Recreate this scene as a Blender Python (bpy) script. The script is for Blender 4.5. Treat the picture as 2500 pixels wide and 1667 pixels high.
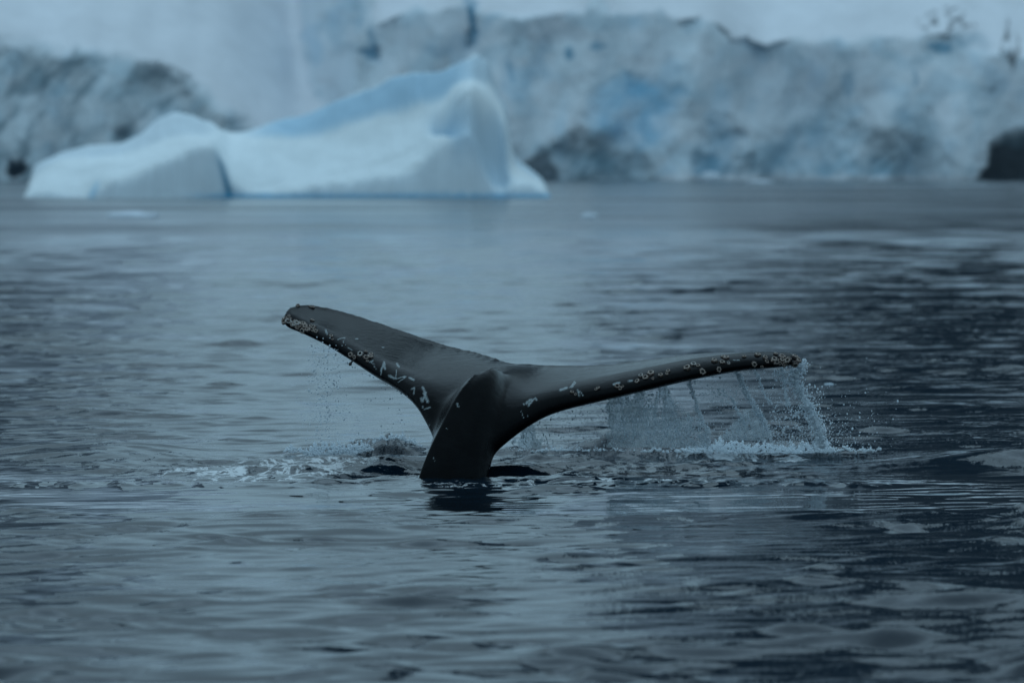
import bpy, math, random
import numpy as np
from mathutils import Vector, Matrix
from mathutils.bvhtree import BVHTree

random.seed(7); RNG = np.random.default_rng(7)
R = math.radians
sc = bpy.context.scene
for o in list(bpy.data.objects): bpy.data.objects.remove(o)
COL = sc.collection

# ------------------------------------------------------------------ camera
F = 13889.0            # focal length in photo pixels (200 mm on a 36 mm wide sensor)
H = 2.55               # camera height above the water
PITCH = math.atan((833.5 - 400.0) / F)
cam_d = bpy.data.cameras.new('camera'); cam = bpy.data.objects.new('camera', cam_d); COL.objects.link(cam)
cam.location = (0, 0, H); cam.rotation_euler = (R(90) - PITCH, 0, 0)
cam_d.sensor_width = 36; cam_d.lens = 200; cam_d.clip_start = 0.5; cam_d.clip_end = 20000
cam_d.dof.use_dof = True; cam_d.dof.focus_distance = 46.9; cam_d.dof.aperture_fstop = 2.75; cam_d.dof.aperture_blades = 0
sc.camera = cam
sc.render.engine = 'CYCLES'
sc.cycles.use_denoising = True
sc.cycles.max_bounces = 8; sc.cycles.transmission_bounces = 6; sc.cycles.glossy_bounces = 4; sc.cycles.diffuse_bounces = 3
sc.cycles.sample_clamp_indirect = 6
sc.view_settings.view_transform = 'Standard'; sc.view_settings.look = 'None'
sc.view_settings.exposure = -0.1; sc.view_settings.gamma = 1.0

# ------------------------------------------------------------------ world (overcast daylight) and sun
SUN_EL, SUN_AZ = R(64), R(-10)      # azimuth measured from +Y towards +X
w = bpy.data.worlds.new('World'); sc.world = w; w.use_nodes = True
nt = w.node_tree; nt.nodes.clear()
def N(nt, t, **kw):
    n = nt.nodes.new(t)
    for k, v in kw.items(): setattr(n, k, v)
    return n
out = N(nt, 'ShaderNodeOutputWorld'); bg = N(nt, 'ShaderNodeBackground')
sky = N(nt, 'ShaderNodeTexSky', sky_type='NISHITA'); sky.sun_disc = False
sky.sun_elevation = SUN_EL; sky.sun_rotation = SUN_AZ; sky.air_density = 1.0; sky.dust_density = 0.3; sky.ozone_density = 1.0
tc = N(nt, 'ShaderNodeTexCoord')
mp = N(nt, 'ShaderNodeMapping'); mp.inputs['Scale'].default_value = (1.2, 1.2, 3.5)
cl = N(nt, 'ShaderNodeTexNoise'); cl.inputs['Scale'].default_value = 1.6; cl.inputs['Detail'].default_value = 5
nt.links.new(tc.outputs['Generated'], mp.inputs['Vector']); nt.links.new(mp.outputs['Vector'], cl.inputs['Vector'])
cr = N(nt, 'ShaderNodeValToRGB')
cr.color_ramp.elements[0].position = 0.3; cr.color_ramp.elements[0].color = (2.46, 3.44, 4.1, 1)
cr.color_ramp.elements[1].position = 0.75; cr.color_ramp.elements[1].color = (3.46, 4.74, 5.5, 1)
nt.links.new(cl.outputs['Fac'], cr.inputs['Fac'])
sep = N(nt, 'ShaderNodeSeparateXYZ'); nt.links.new(tc.outputs['Generated'], sep.inputs[0])
mrg = N(nt, 'ShaderNodeMapRange'); nt.links.new(sep.outputs['Z'], mrg.inputs['Value'])
for k_, v_ in (('From Min', 0.02), ('From Max', 0.62), ('To Min', 0.78), ('To Max', 1.12)): mrg.inputs[k_].default_value = v_
low = N(nt, 'ShaderNodeMix', data_type='RGBA', blend_type='MULTIPLY'); low.inputs['Factor'].default_value = 1.0     # bluer, darker cloud base low down
lmr = N(nt, 'ShaderNodeMapRange'); nt.links.new(sep.outputs['Z'], lmr.inputs['Value']); lmr.inputs['From Max'].default_value = 0.5
lmx = N(nt, 'ShaderNodeMix', data_type='RGBA'); nt.links.new(lmr.outputs['Result'], lmx.inputs['Factor']); lmx.inputs['A'].default_value = (0.84, 1.0, 1.08, 1); lmx.inputs['B'].default_value = (0.93, 1.0, 1.04, 1)
nt.links.new(cr.outputs['Color'], low.inputs['A']); nt.links.new(lmx.outputs['Result'], low.inputs['B'])
gsc = N(nt, 'ShaderNodeVectorMath', operation='SCALE'); nt.links.new(low.outputs['Result'], gsc.inputs[0]); nt.links.new(mrg.outputs['Result'], gsc.inputs['Scale'])
mx = N(nt, 'ShaderNodeMix', data_type='RGBA'); mx.inputs['Factor'].default_value = 0.985   # a closed cloud deck over the clear sky
nt.links.new(sky.outputs['Color'], mx.inputs['A']); mry = N(nt, 'ShaderNodeMapRange', interpolation_type='SMOOTHSTEP'); nt.links.new(sep.outputs['Y'], mry.inputs['Value'])   # low sky behind the viewer dimmed, added to darken front reflections
for k_, v_ in (('From Min', -0.75), ('From Max', 0.55), ('To Min', 0.85), ('To Max', 1.0)): mry.inputs[k_].default_value = v_
gs2 = N(nt, 'ShaderNodeVectorMath', operation='SCALE'); mrz = N(nt, 'ShaderNodeMapRange', interpolation_type='SMOOTHSTEP'); nt.links.new(sep.outputs['Z'], mrz.inputs['Value'])
for k_, v_ in (('From Min', 0.18), ('From Max', 0.62), ('To Min', 0.0), ('To Max', 1.0)): mrz.inputs[k_].default_value = v_
mxx = N(nt, 'ShaderNodeMath', operation='MAXIMUM'); nt.links.new(mry.outputs['Result'], mxx.inputs[0]); nt.links.new(mrz.outputs['Result'], mxx.inputs[1])
nt.links.new(gsc.outputs[0], gs2.inputs[0]); nt.links.new(mxx.outputs[0], gs2.inputs['Scale'])
nt.links.new(gs2.outputs[0], mx.inputs['B'])
nt.links.new(mx.outputs['Result'], bg.inputs['Color']); bg.inputs['Strength'].default_value = 0.13
nt.links.new(bg.outputs['Background'], out.inputs['Surface'])
sd = bpy.data.lights.new('sun', 'SUN'); sd.energy = 0.5; sd.angle = R(60); sd.color = (0.52, 0.78, 1.0)
so = bpy.data.objects.new('sun', sd); COL.objects.link(so)
sdir = Vector((math.sin(SUN_AZ) * math.cos(SUN_EL), math.cos(SUN_AZ) * math.cos(SUN_EL), math.sin(SUN_EL)))
so.rotation_euler = sdir.to_track_quat('Z', 'Y').to_euler()

# ------------------------------------------------------------------ helpers
def hash2(ix, iy, seed):
    h = (ix.astype(np.int64) * 374761393 + iy.astype(np.int64) * 668265263 + seed * 1442695041) & 0xFFFFFFFF
    h = ((h ^ (h >> 13)) * 1274126177) & 0xFFFFFFFF
    return (h ^ (h >> 16)) & 0xFFFF
_ang = np.arange(65536) / 65536 * 2 * np.pi; _gx, _gy = np.cos(_ang), np.sin(_ang)
def pn(x, y, seed=0):
    x = np.asarray(x, float); y = np.asarray(y, float)
    x, y = np.broadcast_arrays(x, y)
    ix, iy = np.floor(x).astype(np.int64), np.floor(y).astype(np.int64); fx, fy = x - ix, y - iy
    u, v = fx * fx * fx * (fx * (fx * 6 - 15) + 10), fy * fy * fy * (fy * (fy * 6 - 15) + 10)
    def g(dx, dy):
        h = hash2(ix + dx, iy + dy, seed); return _gx[h] * (fx - dx) + _gy[h] * (fy - dy)
    a, b, c, d = g(0, 0), g(1, 0), g(0, 1), g(1, 1)
    return (a + u * (b - a) + v * (c - a + u * (a - b - c + d))) * 1.5
def fbm(x, y, o=4, seed=0, gain=0.5):
    s = 0; a = 1.0; f = 1.0
    for k in range(o): s = s + a * pn(x * f + 13.7 * k, y * f - 7.1 * k, seed + k * 17); a *= gain; f *= 2.03
    return s
def sst(a, b, x): t = np.clip((np.asarray(x, float) - a) / (b - a), 0, 1); return t * t * (3 - 2 * t)
def gauss(d2): return np.exp(-d2)
def pchip(xs, ys, x):
    xs = np.asarray(xs, float); ys = np.asarray(ys, float); x = np.asarray(x, float)
    h = np.diff(xs); d = np.diff(ys) / h; m = np.zeros(len(xs))
    m[0], m[-1] = d[0], d[-1]
    for i in range(1, len(xs) - 1):
        if d[i - 1] * d[i] > 0:
            w1, w2 = 2 * h[i] + h[i - 1], h[i] + 2 * h[i - 1]; m[i] = (w1 + w2) / (w1 / d[i - 1] + w2 / d[i])
    xc = np.clip(x, xs[0], xs[-1]); k = np.clip(np.searchsorted(xs, xc) - 1, 0, len(xs) - 2)
    t = (xc - xs[k]) / h[k]; t2, t3 = t * t, t * t * t
    return (2*t3-3*t2+1)*ys[k] + (t3-2*t2+t)*h[k]*m[k] + (-2*t3+3*t2)*ys[k+1] + (t3-t2)*h[k]*m[k+1]

cP, sP = math.cos(PITCH), math.sin(PITCH)
def ray(px, py):
    rx, ru = (px - 1250.0) / F, (833.5 - py) / F
    return rx, cP + ru * sP, -sP + ru * cP
def at(px, py, Y):                      # point of the place seen at photo pixel px,py at distance Y
    x, y, z = ray(px, py); return (x / y * Y, Y, H + z / y * Y)
def to_px(P):
    P = np.asarray(P); dx, dy, dz = P[:, 0], P[:, 1], P[:, 2] - H
    dep = dy * cP - dz * sP; up = dy * sP + dz * cP
    return 1250 + F * dx / dep, 833.5 - F * up / dep
def wY(py): return H * F / (py - 400.0)  # distance of the water seen at row py (flat water)

def mesh_np(name, V, faces, mat=None, smooth=True, parent=None, attrs=None, link=True):
    me = bpy.data.meshes.new(name)
    V = np.asarray(V, np.float32); faces = np.asarray(faces, np.int32); k = faces.shape[1]; n = len(faces)
    me.vertices.add(len(V)); me.vertices.foreach_set('co', V.ravel())
    me.loops.add(n * k); me.loops.foreach_set('vertex_index', faces.ravel())
    me.polygons.add(n); me.polygons.foreach_set('loop_start', np.arange(0, n * k, k, dtype=np.int32))
    me.polygons.foreach_set('loop_total', np.full(n, k, np.int32))
    me.polygons.foreach_set('use_smooth', np.full(n, smooth, bool))
    me.update(calc_edges=True)
    for a, val in (attrs or {}).items():
        val = np.asarray(val, np.float32)
        if val.ndim == 1: at_ = me.attributes.new(a, 'FLOAT', 'POINT'); at_.data.foreach_set('value', val)
        else:
            at_ = me.attributes.new(a, 'FLOAT_COLOR', 'POINT')
            c4 = np.ones((len(val), 4), np.float32); c4[:, :3] = val; at_.data.foreach_set('color', c4.ravel())
    if mat: me.materials.append(mat)
    o = bpy.data.objects.new(name, me)
    if link: COL.objects.link(o)
    if parent: o.parent = parent
    return o
def grid_faces(nr, nc, closed=False):
    i = np.arange(nr - 1)[:, None]; j = np.arange(nc if closed else nc - 1)[None, :]; j2 = (j + 1) % nc
    return np.stack([i * nc + j, i * nc + j2, (i + 1) * nc + j2, (i + 1) * nc + j], -1).reshape(-1, 4)
def tag(o, label=None, cat=None, group=None, kind=None):
    if label: o['label'] = label
    if cat: o['category'] = cat
    if group: o['group'] = group
    if kind: o['kind'] = kind
    return o

def mat(name):
    m = bpy.data.materials.new(name); m.use_nodes = True; nt = m.node_tree; nt.nodes.clear()
    o = N(nt, 'ShaderNodeOutputMaterial'); p = N(nt, 'ShaderNodeBsdfPrincipled'); nt.links.new(p.outputs[0], o.inputs['Surface'])
    return m, nt, p, o
def L(nt, a, b): nt.links.new(a, b)
def noise(nt, scale, detail=3, rough=0.5, vec=None, dist=0.0, dim='3D'):
    n = N(nt, 'ShaderNodeTexNoise', noise_dimensions=dim); n.inputs['Scale'].default_value = scale; n.inputs['Detail'].default_value = detail
    n.inputs['Roughness'].default_value = rough; n.inputs['Distortion'].default_value = dist
    if vec: L(nt, vec, n.inputs['Vector'])
    return n
def mapping(nt, scale, src='Object'):
    t = N(nt, 'ShaderNodeTexCoord'); m = N(nt, 'ShaderNodeMapping'); m.inputs['Scale'].default_value = scale
    L(nt, t.outputs[src], m.inputs['Vector']); return m.outputs['Vector']
def attr(nt, name): return N(nt, 'ShaderNodeAttribute', attribute_name=name)
def math_(nt, op, a, b=None, clamp=False):
    n = N(nt, 'ShaderNodeMath', operation=op); n.use_clamp = clamp
    for i, v in enumerate((a, b)):
        if v is None: continue
        if isinstance(v, (int, float)): n.inputs[i].default_value = v
        else: L(nt, v, n.inputs[i])
    return n.outputs[0]
def mixc(nt, f, a, b):
    n = N(nt, 'ShaderNodeMix', data_type='RGBA')
    for k, v in (('Factor', f), ('A', a), ('B', b)):
        s = n.inputs[k]
        if isinstance(v, (int, float)): s.default_value = v
        elif isinstance(v, tuple): s.default_value = (*v, 1)
        else: L(nt, v, s)
    return n.outputs['Result']
def maprange(nt, v, a, b, c, d, smooth=True):
    n = N(nt, 'ShaderNodeMapRange', interpolation_type='SMOOTHSTEP' if smooth else 'LINEAR')
    L(nt, v, n.inputs['Value'])
    for k, x in zip(('From Min', 'From Max', 'To Min', 'To Max'), (a, b, c, d)): n.inputs[k].default_value = x
    return n.outputs['Result']
def bump(nt, h, strength, dist, normal=None):
    b = N(nt, 'ShaderNodeBump'); b.inputs['Distance'].default_value = dist
    if isinstance(strength, (int, float)): b.inputs['Strength'].default_value = strength
    else: L(nt, strength, b.inputs['Strength'])
    L(nt, h, b.inputs['Height'])
    if normal: L(nt, normal, b.inputs['Normal'])
    return b.outputs['Normal']

# ------------------------------------------------------------------ materials
# sea water: dark deep water under a clear surface, foam where the whale stirred it
m_water, nt, p, o_ = mat('sea_water')
p.inputs['IOR'].default_value = 1.333
fo = attr(nt, 'foam').outputs['Fac']; chop = attr(nt, 'chop').outputs['Fac']; rg = attr(nt, 'rgh').outputs['Fac']
v1 = mapping(nt, (1.0, 0.55, 1.0))
nf = noise(nt, 2.6, 6, 0.62, v1, 1.2); nf2 = noise(nt, 14, 4, 0.7, v1, 0.6)
rg1 = math_(nt, 'SUBTRACT', 1.0, math_(nt, 'MULTIPLY', math_(nt, 'ABSOLUTE', math_(nt, 'SUBTRACT', nf.outputs['Fac'], 0.52)), 9.0))
ff = math_(nt, 'ADD', math_(nt, 'MULTIPLY', rg1, 0.5), math_(nt, 'MULTIPLY', math_(nt, 'SUBTRACT', nf2.outputs['Fac'], 0.5), 0.6))
ff = math_(nt, 'ADD', ff, math_(nt, 'SUBTRACT', fo, 1.0))
ffac = maprange(nt, ff, 0.22, 0.52, 0, 0.85)
L(nt, mixc(nt, ffac, (0.0022, 0.011, 0.021), (0.76, 0.81, 0.84)), p.inputs['Base Color'])
L(nt, math_(nt, 'ADD', rg, math_(nt, 'MULTIPLY', ffac, 0.5)), p.inputs['Roughness'])
r1 = noise(nt, 9, 4, 0.6, v1); r2 = noise(nt, 38, 3, 0.6, mapping(nt, (1, 0.6, 1)))
hh = math_(nt, 'ADD', math_(nt, 'MULTIPLY', r1.outputs['Fac'], 1.0), math_(nt, 'MULTIPLY', r2.outputs['Fac'], 0.22))
nb = bump(nt, hh, chop, 0.05)
nb = bump(nt, ffac, 0.5, 0.01, nb)
L(nt, nb, p.inputs['Normal'])

def ice_material(name, fine, bs):
    m, nt, p, o_ = mat(name)
    c = attr(nt, 'tint').outputs['Color']; v = mapping(nt, (1, 1, 1))
    n1 = noise(nt, fine, 6, 0.65, v); n2 = noise(nt, fine * 0.18, 4, 0.6, v)
    k = maprange(nt, n1.outputs['Fac'], 0.3, 0.72, 0.95, 1.03, False); k2 = maprange(nt, n2.outputs['Fac'], 0.3, 0.7, 0.9, 1.06, False)
    kk = math_(nt, 'MULTIPLY', k, k2)
    vm = N(nt, 'ShaderNodeVectorMath', operation='SCALE'); L(nt, c, vm.inputs[0]); L(nt, kk, vm.inputs['Scale'])
    L(nt, vm.outputs[0], p.inputs['Base Color']); p.inputs['Roughness'].default_value = 0.65; p.inputs['Specular IOR Level'].default_value = 0.17
    L(nt, bump(nt, n1.outputs['Fac'], 0.6, bs), p.inputs['Normal'])
    return m
m_glacier = ice_material('glacier_ice', 0.35, 0.35)
m_berg = ice_material('iceberg_ice', 0.5, 0.25)
m_rock, nt, p, o_ = mat('mountain_rock')
c = attr(nt, 'tint').outputs['Color']; n1 = noise(nt, 0.02, 8, 0.65, mapping(nt, (1, 1, 1)))
L(nt, mixc(nt, maprange(nt, n1.outputs['Fac'], 0.5, 0.7, 0, 0.25), c, (0.02, 0.025, 0.03)), p.inputs['Base Color']); p.inputs['Roughness'].default_value = 0.9

# wet whale skin
m_skin, nt, p, o_ = mat('whale_skin')
scar = attr(nt, 'scar').outputs['Fac']; v = mapping(nt, (1, 1, 1))
n1 = noise(nt, 7, 6, 0.6, v); n2 = noise(nt, 60, 4, 0.6, v); n3 = noise(nt, 16, 6, 0.62, mapping(nt, (0.7, 1.0, 1.0)))
base = mixc(nt, maprange(nt, n1.outputs['Fac'], 0.35, 0.7, 0, 1), (0.0008, 0.0018, 0.0028), (0.003, 0.0045, 0.006))
sn_ = noise(nt, 130, 3, 0.65, mapping(nt, (1, 1, 0.7)), 1.5)
sf = math_(nt, 'ADD', scar, math_(nt, 'MULTIPLY', math_(nt, 'SUBTRACT', sn_.outputs['Fac'], 0.5), 2.6))
sf = math_(nt, 'MULTIPLY', maprange(nt, sf, 0.42, 1.15, 0, 0.95), maprange(nt, scar, 0.08, 0.4, 0, 1))
L(nt, mixc(nt, sf, base, (0.34, 0.40, 0.42)), p.inputs['Base Color'])
p.inputs['IOR'].default_value = 1.34; p.inputs['Specular IOR Level'].default_value = 0.17
L(nt, maprange(nt, n3.outputs['Fac'], 0.3, 0.7, 0.11, 0.21), p.inputs['Roughness'])
p.inputs['Coat Weight'].default_value = 0.0; p.inputs['Coat Roughness'].default_value = 0.08; p.inputs['Coat IOR'].default_value = 1.33
nb = bump(nt, n3.outputs['Fac'], 0.22, 0.02); nb = bump(nt, n2.outputs['Fac'], 0.15, 0.005, nb)
L(nt, nb, p.inputs['Normal'])

def barnacle_material(name, c1, c2, c3):
    m, nt, p, o_ = mat(name); v = mapping(nt, (1, 1, 1)); n1 = noise(nt, 3.0, 5, 0.7, v); n2 = noise(nt, 1.6, 2, 0.5, v); rim = attr(nt, 'rim').outputs['Fac']
    f = math_(nt, 'ADD', rim, math_(nt, 'MULTIPLY', math_(nt, 'SUBTRACT', n1.outputs['Fac'], 0.5), 1.8))
    a = mixc(nt, maprange(nt, f, 0.35, 0.9, 0, 1), c1, c2)
    L(nt, mixc(nt, maprange(nt, n2.outputs['Fac'], 0.5, 0.65, 0, 0.7), a, c3), p.inputs['Base Color'])
    p.inputs['Roughness'].default_value = 0.5; L(nt, bump(nt, n1.outputs['Fac'], 0.8, 0.006), p.inputs['Normal']); return m
m_barn = [barnacle_material('barnacle_shell', (0.028, 0.02, 0.017), (0.46, 0.39, 0.34), (0.15, 0.095, 0.07)),
          barnacle_material('barnacle_shell_dark', (0.02, 0.016, 0.015), (0.38, 0.31, 0.27), (0.10, 0.06, 0.05)),
          barnacle_material('barnacle_shell_pale', (0.10, 0.09, 0.085), (0.55, 0.54, 0.52), (0.25, 0.18, 0.15))]
m_lip, nt, p, o_ = mat('barnacle_mouth'); p.inputs['Base Color'].default_value = (0.006, 0.006, 0.007, 1); p.inputs['Roughness'].default_value = 0.4

def spray_material(name, white, rough):
    m, nt, p, o_ = mat(name); p.inputs['Base Color'].default_value = (0.9, 0.96, 1.0, 1); p.inputs['IOR'].default_value = 1.33
    p.inputs['Roughness'].default_value = rough; p.inputs['Transmission Weight'].default_value = 1.0
    d = N(nt, 'ShaderNodeBsdfDiffuse'); d.inputs['Color'].default_value = (0.88, 0.94, 0.98, 1)
    mxs = N(nt, 'ShaderNodeMixShader'); mxs.inputs[0].default_value = white
    tl_ = N(nt, 'ShaderNodeBsdfTranslucent'); tl_.inputs['Color'].default_value = (0.88, 0.94, 0.98, 1)
    m2 = N(nt, 'ShaderNodeMixShader'); m2.inputs[0].default_value = 0.5; m2.label = 'white'; L(nt, d.outputs[0], m2.inputs[1]); L(nt, tl_.outputs[0], m2.inputs[2])
    L(nt, p.outputs[0], mxs.inputs[1]); L(nt, m2.outputs[0], mxs.inputs[2]); L(nt, mxs.outputs[0], o_.inputs['Surface'])
    return m, nt, p
m_drop = spray_material('water_drop', 0.9, 0.05)[0]
m_sheet, nt, p, o_ = mat('falling_water'); nt.nodes.remove(p)      # a thin film one sees through, with bright ridges and bubbles
vv = mapping(nt, (1, 1, 0.55)); sn1 = noise(nt, 17, 5, 0.7, vv, 2.2); sn2 = noise(nt, 8, 3, 0.5, vv, 0.8)
rdg = maprange(nt, math_(nt, 'ABSOLUTE', math_(nt, 'SUBTRACT', sn1.outputs['Fac'], 0.5)), 0.0, 0.06, 0.95, 0.2)
wf = math_(nt, 'MULTIPLY', rdg, maprange(nt, sn2.outputs['Fac'], 0.35, 0.62, 0.45, 1.0))
nb = bump(nt, sn1.outputs['Fac'], 1.0, 0.03)
tr = N(nt, 'ShaderNodeBsdfTransparent'); tr.inputs['Color'].default_value = (0.93, 0.97, 0.99, 1)
gl = N(nt, 'ShaderNodeBsdfGlossy'); gl.inputs['Roughness'].default_value = 0.12; gl.inputs['Color'].default_value = (0.95, 0.97, 1, 1); L(nt, nb, gl.inputs['Normal'])
df = N(nt, 'ShaderNodeBsdfDiffuse'); df.inputs['Color'].default_value = (0.92, 0.96, 0.98, 1); L(nt, nb, df.inputs['Normal'])
tl2 = N(nt, 'ShaderNodeBsdfTranslucent'); tl2.inputs['Color'].default_value = (0.92, 0.96, 0.98, 1)
a1 = N(nt, 'ShaderNodeMixShader'); a1.inputs[0].default_value = 0.10; L(nt, tr.outputs[0], a1.inputs[1]); L(nt, gl.outputs[0], a1.inputs[2])
a2 = N(nt, 'ShaderNodeMixShader'); a2.inputs[0].default_value = 0.6; L(nt, df.outputs[0], a2.inputs[1]); L(nt, tl2.outputs[0], a2.inputs[2])
a3 = N(nt, 'ShaderNodeMixShader'); L(nt, wf, a3.inputs[0]); L(nt, a1.outputs[0], a3.inputs[1]); L(nt, a2.outputs[0], a3.inputs[2]); L(nt, a3.outputs[0], o_.inputs['Surface'])
m_foam = spray_material('splash_foam', 0.9, 0.2)[0]

# ------------------------------------------------------------------ the sea
YW = 46.3
def wave_height(X, Y, dY, dX):
    """water surface height, plus foam and chop masks, at world X,Y"""
    rng = np.random.default_rng(11)
    px = 1250 + X / Y * F * 1.0; yy = Y
    # wind patches: calmer to the left and centre, rougher to the right; very calm slick round the whale
    side = sst(-1.0, 5.5, X * 46 / np.maximum(Y, 20) + 1.2 * pn(X * .25, Y * .11, 5))
    far_r = sst(-3, 6, (X / np.maximum(Y, 1)) * 60)
    patch = 0.75 + 0.55 * fbm(X * 0.35, Y * 0.12, 3, 3)
    leftp = sst(0.055, 0.09, -X / np.maximum(Y, 1)) * 0.5
    amp = (0.80 + 0.25 * side + leftp * .4) * (1 + 0.6 * (1 - sst(36, 45, Y))) * np.clip(patch, 0.3, 1.6)
    # slick footprint
    e = ((X - 0.2) / 5.2) ** 2 + ((Y - 45.6) / 4.7) ** 2 + 0.28 * fbm(X * 0.55, Y * 0.4, 4, 8)
    slick = 1 - sst(0.86, 1.06, e)
    slick2 = 1 - sst(0.8, 1.6, e)
    amp = amp * (1 - 0.74 * slick) * (1 - 0.15 * slick2)
    turb = np.exp(-(((X + 0.30) / 3.4) ** 2 + ((Y - 47.9) / 2.3) ** 2) ** 1.5); tc_ = np.exp(-(((X + 0.35) / 1.8) ** 2 + ((Y - 46.2) / 2.6) ** 2) ** 1.3)
    gust = 0.62 + 0.75 * sst(-0.05, 0.55, fbm(X * 0.9, Y * 0.55, 3, 9)) ; gust = gust * (1 - 0.5 * slick) + 0.5 * slick
    boil = (turb * 1.0 + tc_ * 1.3) * (0.4 + 1.0 * sst(-0.2, 0.5, fbm(X * 1.4, Y * 1.1, 3, 10)))
    boil = boil * (1 - 0.8 * np.exp(-((X + 0.38) / 0.45) ** 2 - ((Y - 45.7) / 0.7) ** 2))
    h = np.zeros_like(X)
    sp = np.maximum(dY, dX * 0.8)
    for lam, slope, n in ((7.0, 0.013, 7), (3.0, 0.022, 8), (1.4, 0.040, 14), (0.7, 0.074, 18), (0.4, 0.098, 18), (0.22, 0.062, 14)):
        acc = np.zeros_like(X)
        for k in range(n):
            l = lam * math.exp(rng.normal(0, 0.22)); th = rng.normal(0, 0.34) + math.pi / 2 + 0.2
            kk = 2 * math.pi / l; ph = rng.uniform(0, 6.283)
            acc += np.sin(kk * (X * math.cos(th) + Y * math.sin(th)) + ph) * (slope / kk)
        att = sst(2.2, 4.5, lam / sp)
        h += acc * math.sqrt(2.0 / n) * att * (amp * gust + ({1.4: 1.1, 0.7: 1.15, 0.4: 0.85, 0.22: 0.6}.get(lam, 0.6) * boil) if lam < 2 else 0.35 + 0.65 * amp)
    # turbulence close to the whale
    tx, ty = (X + 0.30) / 3.4, (Y - 47.9) / 2.3
    turb = np.exp(-(tx ** 2 + ty ** 2) ** 1.5)
    tx2 = np.exp(-(((X + 0.35) / 1.7) ** 2 + ((Y - 46.6) / 1.9) ** 2) ** 1.3)
    rid = 1 - np.abs(fbm(X * 1.1 + 0.4 * pn(X * 2, Y, 3), Y * 1.0, 4, 21)) * 2.0
    h += turb * 0.012 * rid + tx2 * 0.012 * rid
    h += turb * 0.010 * fbm(X * 5, Y * 4, 3, 31) * sst(1, 2, 0.3 / sp)
    # crests thrown up behind the tail
    def ridge(x0, x1, yc, wdt, hgt, seed, lean=0.35):
        q_ = min(0.5, (x1 - x0) * 0.4); m = sst(x0, x0 + q_, X) * (1 - sst(x1 - q_ * 1.3, x1, X))
        yy = yc + 0.10 * pn(X * 1.3, 0 * X, seed)
        d = (Y - yy) / wdt
        prof = np.where(d < 0, np.exp(-(d / lean) ** 2), np.exp(-d ** 2))
        return m * hgt * 1.15 * (0.75 + 0.5 * fbm(X * 1.6, Y * .5, 3, seed)) * prof
    r_ = ridge(-2.1, -0.25, 49.6, 0.8, 0.10, 41) + ridge(-1.55, -0.85, 49.3, 0.6, 0.12, 42) + ridge(-0.4, 2.3, 49.4, 0.9, 0.10, 43) + ridge(0.5, 2.0, 49.5, 0.7, 0.09, 44) + ridge(-1.3, -0.7, 49.2, 0.5, 0.06, 48) + ridge(-0.25, 0.35, 47.6, 0.45, 0.06, 49) + ridge(1.9, 3.2, 49.2, 0.4, 0.045, 45)
    r_ += ridge(-0.05, 0.8, 48.3, 0.6, 0.06, 46) + ridge(-1.9, -0.5, 47.9, 0.45, 0.05, 47)
    h += r_ * (1 + 0.25 * fbm(X * 7, Y * 5, 3, 51))
    # smooth hump on the left, rising shoulder at the right edge
    h += 0.10 * np.exp(-((X + 3.6) / 0.9) ** 2 - ((Y - 49.6) / 1.2) ** 2)
    yc = 48.2 + 0.25 * (X - 3.3)
    d = (Y - yc); h += 0.13 * sst(2.7, 4.4, X) * (1 - sst(5.2, 8, X)) * np.where(d < 0, np.exp(-(d / 0.38) ** 2), np.exp(-(d / 1.6) ** 2))
    # little lip where the stirred water meets the slick
    lip = 44.9 + 0.25 * pn(X * 0.8, 0 * X, 61) + 0.12 * pn(X * 2.4, 0 * X, 62)
    d = Y - lip; lm = sst(0.2, 0.9, X) * (1 - sst(2.6, 3.2, X)) + sst(-4.4, -3.6, X) * (1 - sst(-2.6, -0.9, X)) * 0.8
    h += 0.022 * lm * np.where(d < 0, np.exp(-(d / 0.16) ** 2), np.exp(-(d / 0.7) ** 2)) * (1 + 0.9 * fbm(X * 4.5, Y * 2, 3, 63))
    # foam
    f1 = np.exp(-(((X + 2.0) / 1.35) ** 2 + ((Y - 47.3 - 0.5 * (X + 1.9)) / 1.9) ** 2) ** 1.4)
    f2 = 0.78 * np.exp(-(((X - 0.9) / 1.5) ** 2 + ((Y - 45.7 + 0.15 * np.sin(X * 2.1)) / 0.9) ** 2) ** 1.4)
    f3 = 0.7 * np.exp(-(((X + 0.3) / 0.9) ** 2 + ((Y - 45.3) / 0.6) ** 2) ** 1.4)
    f4 = np.exp(-(((X - 1.0) / 1.8) ** 2 + ((Y - 46.6) / 0.8) ** 2) ** 1.4) * 0.5
    f5 = np.exp(-((X + 1.75) / 0.55) ** 2 - ((Y - 49.05) / 0.55) ** 2) * 1.1
    f6 = np.exp(-((X - 2.0) / 0.8) ** 2 - ((Y - 49.0) / 0.45) ** 2) * 1.15
    foam = np.clip(1.3 * np.maximum.reduce([f1, f2, f3, f4, f5, f6]), 0, 1.04)
    chop = np.clip(0.13 * (1 - 0.9 * slick) * (0.5 + side) * np.clip(patch, .3, 1.5) + 0.2 * turb + 0.15 * np.minimum(r_ / 0.08, 1), 0, 1)
    return h, foam, chop, side

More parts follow.
